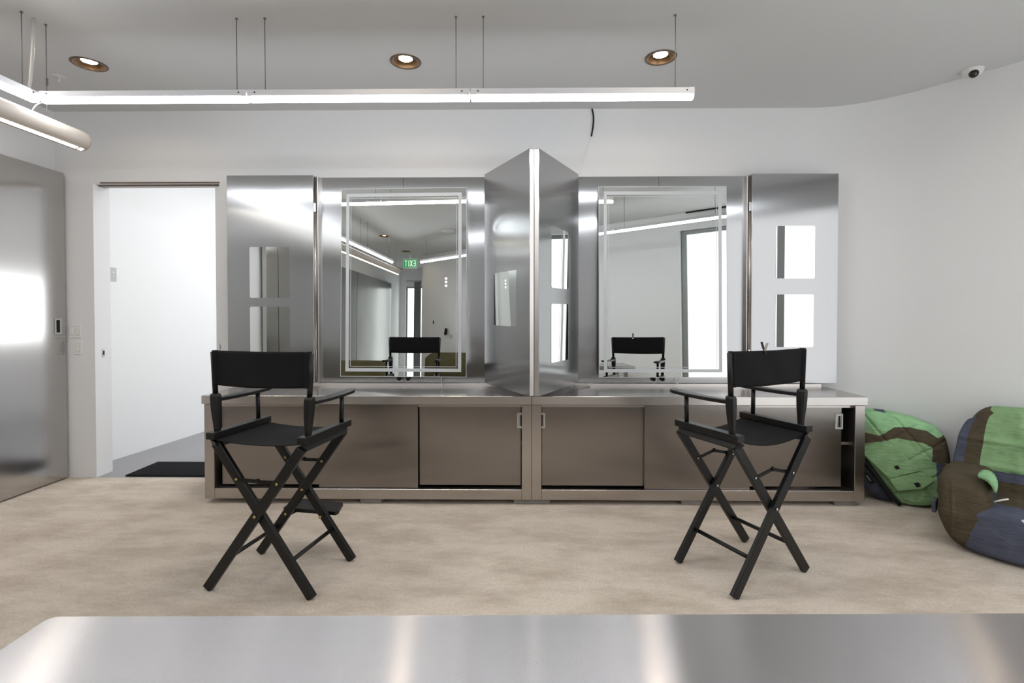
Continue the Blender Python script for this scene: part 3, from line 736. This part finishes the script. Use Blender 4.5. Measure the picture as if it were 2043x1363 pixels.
t = thing('exit_sign', 'green EXIT sign hung from the ceiling, seen reversed in the mirror', 'exit sign', (-2.87, -2.8, ZC))
b = B(); b.box((-.155, -.018, -.30), (.155, .018, -.09), .004); b.box((-.02, -.012, -.09), (.02, .012, -.001)); b.build('housing', 'white', t)
b = B(); b.box((-.145, .0182, -.285), (.145, .0195, -.105)); b.build('face', 'exitgreen', t)
b = B(); zz0, zz1, y0, y1 = -.262, -.128, .0197, .021
def L(x0, x1, z0, z1): b.box((-x1, y0, z0), (-x0, y1, z1))
L(-.125, -.108, zz0, zz1); L(-.108, -.07, zz1-.02, zz1); L(-.108, -.078, -.205, -.185); L(-.108, -.07, zz0, zz0+.02)
for s in (-1, 1):
    b.bar((.027+.025*s, .0203, zz0), (.027-.025*s, .0203, zz1), .0012, .018, up=(1, 0, 0))
L(.02, .037, zz0, zz1); L(.06, .125, zz1-.02, zz1); L(.084, .101, zz0, zz1-.02)
b.build('lettering', 'exitwhite', t)
for x, l in ((-2.34, 'white wall plate on the diagonal wall, first past the curtain in the mirror'), (-2.03, 'white wall plate on the diagonal wall, nearer the handset in the mirror')):
    t = thing('wall_plate', l, 'light switch', (x, diag(x), 1.5), math.atan(SL)); b = B(); b.box((-.035, .0005, -.06), (.035, .008, .06), .002); b.build('plate', 'white', t)
    b = B(); b.box((-.015, .008, -.032), (.015, .012, .032)); b.build('rocker', 'dark' if x < -2.2 else 'white', t)
t = thing('wall_handset', 'small black handset on a bracket on the diagonal wall in the mirror', 'handset', (-1.88, diag(-1.88), 1.22), math.atan(SL))
b = B(); b.box((-.02, .0005, -.07), (.02, .02, .02), .002); b.bar((0, .02, 0), (-.1, .06, .01), .012, .012); b.build('bracket', 'plastic', t)
b = B(); b.box((-.16, .05, -.02), (-.09, .07, .12), .004, 0, Matrix.Rotation(.2, 4, 'Y')); b.build('screen', 'blackmetal', t)
t = thing('curtain', 'grey curtain hanging at the far window, seen in the mirror', 'curtain', (-3.26, -4.72, 0))
b = B(); tb = bmesh.new(); N = 40; vs = [[tb.verts.new((-.09+.18*i/N, .02*math.sin(i*1.1), z)) for z in (.05, 2.6)] for i in range(N+1)]
for i in range(N): tb.faces.new((vs[i][0], vs[i+1][0], vs[i+1][1], vs[i][1]))
b._merge(tb, 0, True); b.build('drape', 'curtain', t)
b = B(); b.cyl((-.3, 0, 2.62), (.3, 0, 2.62), .012); b.build('rod', 'alu', t)
pm = Vector(((WX0+WX1)/2, diag((WX0+WX1)/2)))-n_d*.05
t = thing('curtain_track', 'dark curtain track on the ceiling above the tall window in the mirror', 'curtain track', (pm.x, pm.y, ZC), math.atan(SL))
b = B(); b.box((-1.05, -.012, -.02), (1.02, .012, -.001)); b.build('rail', 'blackmetal', t)
px_ = Vector(right_line[-5]); 
t = thing('wall_sensor', 'small grey wall sensor at the very edge of the view on the curved wall', 'sensor', (3.318, 3.185, 1.475), math.atan2(-(3.655-1.99), (4.2-2.93))+0)
b = B(); b.box((.0, -.02, -.04), (.08, -.0005, .04), .006); b.build('case', 'plastic', t)

# ------------------------------------------------------------------ quilted armchairs
def soft(N, fn, sel, name, mats, parent, sub=None):
    """closed cube-grid surface: fn maps a point of the cube [-1,1]^3 surface to its place, sel picks the cloth of a face"""
    tb = bmesh.new(); cache = {}
    def vert(i, j, k):
        key = (i, j, k)
        if key not in cache:
            cache[key] = tb.verts.new(fn(i/N*2-1, j/N*2-1, k/N*2-1))
        return cache[key]
    R = range(N)
    for a in R:
        for c in R:
            for side in (0, N):
                q = [(side, a, c), (side, a+1, c), (side, a+1, c+1), (side, a, c+1)]
                for perm in (0, 1, 2):
                    pts = [p if perm == 0 else ((p[1], p[0], p[2]) if perm == 1 else (p[1], p[2], p[0])) for p in q]
                    f = tb.faces.new([vert(*p) for p in pts])
                    ctr = [sum(p[d] for p in pts)/4/N*2-1 for d in range(3)]
                    f.material_index = sel(*ctr); f.smooth = True
    bmesh.ops.recalc_face_normals(tb, faces=tb.faces)
    me = bpy.data.meshes.new(name); tb.to_mesh(me); tb.free()
    for k in mats: me.materials.append(M[k])
    o = bpy.data.objects.new(name, me); COL.objects.link(o); o.parent = parent
    return o
def rbox(x, y, z, sx, sy, sz, p=5.):
    """rounded box: cube surface point pushed towards a superellipsoid"""
    m = (abs(x)**p+abs(y)**p+abs(z)**p)**(1/p)
    return Vector((x/m*sx, y/m*sy, z/m*sz))
def groove(c, lines, w=.03, d=.014):
    return sum(-d*math.exp(-((c-l)/w)**2) for l in lines)
def wr(v, s, a): return noise.noise(Vector(v)*s)*a

Q = ['qgreen', 'qmint', 'qolive', 'qnavy', 'dark']
# -- armchair against the curved wall, partly out of the frame; local x runs along its front, -y is its front
t = thing('quilted_armchair', 'green, olive and navy quilted armchair upright against the curved wall', 'armchair', (2.535, 2.735, 0), math.atan2(-.714, .70))
W = .98
def f_arm(sx):
    def f(x, y, z):
        p = rbox(x, y, z, .118, .27, .205, 5.5)
        px, py, pz = p
        low = max(0, -pz/.205); px += (.075*low**1.5)*(1 if sx < 0 else -1)
        py += .012*low**2*(1 if y < 0 else -.3)-.02*(1-low)*(1 if y < 0 else 0)*(1-abs(pz/.205))
        r = groove(py, (-.18, -.03, .12), .012, .010)+groove(pz, (-.15, -.10, -.05, 0, .05, .10, .15), .007, .004)+(groove(px, (-.045, .05), .007, .010) if y < 0 else 0)
        if y < -.5: py -= (groove(pz, (-.15, -.10, -.05, 0, .05, .10, .15), .007, .002)+groove(px, (-.045,), .006, .008))*-1
        q = Vector((px*(1+r*1.), py, pz*(1+r*1.5)))
        q += Vector((wr(p, 9, .008), wr(p+Vector((3, 1, 2)), 9, .008), wr(p+Vector((7, 5, 1)), 8, .005)))
        q += Vector((sx, .265, .207)); q.z = max(.003, q.z); return q
    return f
def s_arm(x, y, z): return 2
soft(36, f_arm(-.065), s_arm, 'arm', Q, t); soft(36, f_arm(W-.03), s_arm, 'arm', Q, t)
def f_seat(x, y, z):
    p = rbox(x, y, z, .53, .35, .135, 9)
    px, py, pz = p
    if z > .6:
        pz += .022*(1-x*x)-.02*(y+1)*.5
        pz += groove(px, (-.27, 0, .27), .014, .010)+groove(py, (-.08, .12), .014, .010)
    if y < 0: py -= .03*math.cos(x*1.4)*(1-abs(z)*.7)
    q = Vector((px, py, pz))+Vector((wr(p, 8, .007), wr(p+Vector((3, 1, 2)), 8, .010), wr(p+Vector((7, 5, 1)), 8, .006)))
    q += Vector((W/2-.045, .325, .138)); q.z = max(.003, q.z); return q
def s_seat(x, y, z):
    if z > .9 and y > -.55 and x > -.72 and x < .72: return 2
    return 3
soft(44, f_seat, s_seat, 'seat', Q, t)
def f_back(x, y, z):
    p = rbox(x, y, z, .60, .10, .312, 13)
    px, py, pz = p
    h = pz/.312
    py += .09*h
    px *= 1-.055*h
    if h > 0: pz -= .075*max(0, (abs(x)-.72)/.28)**2*h; px *= 1-.05*max(0, h-.5)
    pz += .012*math.cos(x*1.5)
    if y < 0: py += groove(px, (-.30, -.05, .20, .40), .014, .014)+groove(pz, (-.02, .13), .014, .014)
    if y < 0: py -= .02*(1-x*x)
    q = Vector((px, py, pz))+Vector((wr(p, 8, .006), wr(p+Vector((3, 1, 2)), 8, .012), wr(p+Vector((7, 5, 1)), 8, .006)))
    return q+Vector((W/2-.04, .635, .415))
def s_back(x, y, z):
    a = abs(x)
    if a > .95: return 3
    if a > .79: return 2
    if y < 0 or z > .9:
        if z > -.15: return 0
        if z > -.33: return 3
        return 2
    return 3
soft(66, f_back, s_back, 'backrest', Q, t)
# lighter cuff lining at the arm's inner front, flap, button, loop
b = B(); P = [(x*.62-.004, z+.008) for x, z in [(-.01, .425), (.0, .440), (.045, .452), (.09, .44), (.118, .405), (.122, .365), (.105, .350), (.09, .385), (.05, .415)]]
tb = bmesh.new(); lo = [tb.verts.new((x, .012, z)) for x, z in P]; hi = [tb.verts.new((x, .14, z)) for x, z in P]; tb.faces.new(lo); tb.faces.new(hi[::-1])
for k in range(len(P)): tb.faces.new((lo[k], hi[k], hi[(k+1) % len(P)], lo[(k+1) % len(P)]))
bmesh.ops.recalc_face_normals(tb, faces=tb.faces); bmesh.ops.bevel(tb, geom=tb.edges[:], offset=.006, segments=2, affect='EDGES'); b._merge(tb, 0, True); b.build('cuff_lining', 'qmint', t)
b = B(); b.box((.20, .505, .50), (.46, .535, .60), .006, 0, Matrix.Rotation(0, 4, 'Z')); b.build('back_pocket_flap', 'qgreen', t)
b = B(); b.sphere((.175, -.028, .255), .013, 0, (1, .5, .8)); b.build('button', 'white', t)
b = B(); b.tube([(.06, .02, .315), (.09, .015, .335), (.115, .02, .345)], .005, 6); b.build('cord_loop', 'white', t)
b = B(); b.box((.12, -.035, .10), (.27, -.022, .125), .004); b.build('pocket_edge', 'qnavy', t)
b = B(); b.box((-.205, .06, .17), (-.185, .16, .235), .004); b.build('side_tab', 'qnavy', t)

# -- armchair tipped on its back between the cabinet and the wall
BO = Vector((2.60, 3.455, 0)); bx = Vector((.875, -.484, 0)).normalized(); bn = Vector((-.484, -.875, 0)).normalized()
t = thing('quilted_armchair', 'green quilted armchair tipped over between the steel cabinet and the wall', 'armchair', tuple(BO), math.atan2(bx.y, bx.x))
# outline in its own upright plane (metres: along, up), anticlockwise sides of a four sided patch
bot = [(-.20, .36), (-.1, .22), (.0, .075), (.055, .008), (.20, .004), (.28, .02)]
rgt = [(.28, .02), (.32, .15), (.335, .28), (.335, .42)]
topc = [(-.20, .632), (-.13, .635), (.0, .625), (.14, .60), (.26, .555), (.31, .50), (.335, .42)]
lft = [(-.20, .36), (-.20, .45), (-.20, .632)]
def poly_at(P, u):
    d = [0]
    for a, c in zip(P, P[1:]): d.append(d[-1]+math.hypot(c[0]-a[0], c[1]-a[1]))
    s = u*d[-1]
    for i in range(len(P)-1):
        if s <= d[i+1]+1e-9:
            k = (s-d[i])/max(1e-9, d[i+1]-d[i]); return Vector((P[i][0]+(P[i+1][0]-P[i][0])*k, P[i][1]+(P[i+1][1]-P[i][1])*k))
    return Vector(P[-1])
def coons(u, v):
    b0, t0, l0, r0 = poly_at(bot, u), poly_at(topc, u), poly_at(lft, v), poly_at(rgt, v)
    c00, c10, c01, c11 = Vector(bot[0]), Vector(bot[-1]), Vector(topc[0]), Vector(topc[-1])
    return b0*(1-v)+t0*v+l0*(1-u)+r0*u-(c00*(1-u)*(1-v)+c10*u*(1-v)+c01*(1-u)*v+c11*u*v)
def inpoly(p, P):
    r = False; j = len(P)-1
    for i in range(len(P)):
        if (P[i][1] > p[1]) != (P[j][1] > p[1]) and p[0] < (P[j][0]-P[i][0])*(p[1]-P[i][1])/(P[j][1]-P[i][1])+P[i][0]: r = not r
        j = i
    return r
PATCH = [(2, [(-.4, .50), (-.06, .47), (.02, .535), (.10, .545), (.20, .53), (.27, .48), (.235, .425), (.17, .45), (.04, .465), (-.12, .41), (-.4, .33)]),
         (2, [(.225, .47), (.30, .51), (.42, .50), (.42, .325), (.225, .325)]),
         (3, [(.248, .328), (.295, .328), (.295, .13), (.248, .13)]),
         (3, [(-.4, .66), (-.4, .625), (-.22, .64), (-.02, .622), (-.02, .7), (-.4, .7)])]
def b_shape(x, y, z):
    # x along, z up, y depth (front is -1)
    q = rbox(x, y, z, 1, 1, 1, 5)
    c = coons((q.x+1)/2, (q.z+1)/2)
    yy = q.y*.115-.045*max(0, c.x/.33)*(1 if q.y > 0 else 0)*q.y
    if q.y < 0: yy -= .02*(1-max(abs(q.x), abs(q.z))**2)
    lean = .08*(c.y/.6)
    w = wr((c.x*9, c.y*9, 1.3), 1, .010)+wr((c.x*25, c.y*8, 4.3), 1, .006)
    if y < -.9: w += groove(c.x*.8+c.y*.6-.3, (-.22, -.06, .08), .008, .010)+groove(c.y*.8-c.x*.6-.3, (-.1, .06, -.26), .008, .009)
    return Vector((c.x, yy+.115+lean-w, max(.004, c.y)))
def b_sel(x, y, z):
    q = rbox(x, y, z, 1, 1, 1, 5)
    c = coons((q.x+1)/2, (q.z+1)/2)
    for k, P in PATCH:
        if inpoly(c, P): return k
    return 0 if c.y < .50-.1*c.x else 1
soft(104, b_shape, b_sel, 'body', Q, t)
def front_y(cx, cz): return .0+.08*(cz/.6)-.02
def pad(P, y0, th, name, m):
    b = B(); tb = bmesh.new()
    lo = [tb.verts.new((x, front_y(x, z)+y0, z)) for x, z in P]; hi = [tb.verts.new((x, front_y(x, z)+y0-th, z)) for x, z in P]
    tb.faces.new(hi); tb.faces.new(lo[::-1])
    for k in range(len(P)): tb.faces.new((lo[k], hi[k], hi[(k+1) % len(P)], lo[(k+1) % len(P)]))
    bmesh.ops.recalc_face_normals(tb, faces=tb.faces); bmesh.ops.bevel(tb, geom=tb.edges[:], offset=min(.004, th*.3), segments=2, affect='EDGES'); b._merge(tb, 0, False); b.build(name, m, t)
pad([(-.20, .37), (-.02, .44), (.16, .265), (-.015, .185)], .012, .022, 'pocket', 'qgreen')
pad([(-.015, .185), (.165, .262), (.235, .222), (.165, .15), (.03, .115)], -.004, .02, 'pocket_flap', 'qgreen')
pad([(.012, .275), (.034, .285), (.046, .265), (.024, .255)], -.012, .004, 'fastener_patch', 'dark')
pad([(.118, .182), (.142, .194), (.156, .17), (.132, .158)], -.026, .004, 'fastener_patch', 'dark')
b = B(); b.tube([(-.20, .05, .345), (-.1, .03, .21), (.0, .008, .065), (.05, 0, .012)], .014, 8); b.build('zip_edge', 'dark', t)
b = B(); tb = bmesh.new()
P = [(-.2, .345), (-.1, .215), (0, .065), (.035, .012), (-.02, .006), (-.11, .03), (-.2, .12)]
lo = [tb.verts.new((x, .04+.08*z/.6, z)) for x, z in P]; hi = [tb.verts.new((x, .2+.1*z, z)) for x, z in P]; tb.faces.new(lo[::-1]); tb.faces.new(hi)
for k in range(len(P)): tb.faces.new((lo[k], lo[(k+1) % len(P)], hi[(k+1) % len(P)], hi[k]))
bmesh.ops.recalc_face_normals(tb, faces=tb.faces); bmesh.ops.bevel(tb, geom=tb.edges[:], offset=.02, segments=3, affect='EDGES'); b._merge(tb, 0, True); b.build('underside', 'qnavy', t)
b = B(); mt = Matrix.Translation((-.125, .052, .155)) @ Matrix.Rotation(.95, 4, 'Y'); b.box((-.045, -.004, -.017), (.045, .004, .017), .002, 0, mt)
for q in range(7): b.box((-.02+q*.006, -.0048, -.004+.003*(q % 2)), (-.0165+q*.006, -.0038, .005-.002*(q % 3)), 0, 1, mt)
b.build('maker_tag', ['dark', 'plastic'], t)

# ------------------------------------------------------------------ world, camera, view
w = bpy.data.worlds.new('world'); S.world = w; w.use_nodes = True
w.node_tree.nodes['Background'].inputs[0].default_value = (.8, .85, .9, 1); w.node_tree.nodes['Background'].inputs[1].default_value = .05
cam = bpy.data.cameras.new('camera'); co = bpy.data.objects.new('camera', cam); COL.objects.link(co)
co.location = (0, 0, 1.35); co.rotation_euler = (PI/2-.0156, 0, .0129)
cam.sensor_width = 36; cam.lens = 985*36/2043; cam.shift_y = -(681.5-637.6)/2043; cam.clip_start = .02
S.camera = co
S.view_settings.view_transform = 'Standard'; S.view_settings.look = 'None'; S.view_settings.gamma = 1; S.view_settings.use_curve_mapping = False
S.view_settings.exposure = .45
S.cycles.use_denoising = True
try: S.cycles.denoiser = 'OPENIMAGEDENOISE'
except Exception: pass
S.cycles.max_bounces = 14; S.cycles.diffuse_bounces = 8; S.cycles.glossy_bounces = 8
S.cycles.sample_clamp_indirect = 6
S.cycles.caustics_reflective = True
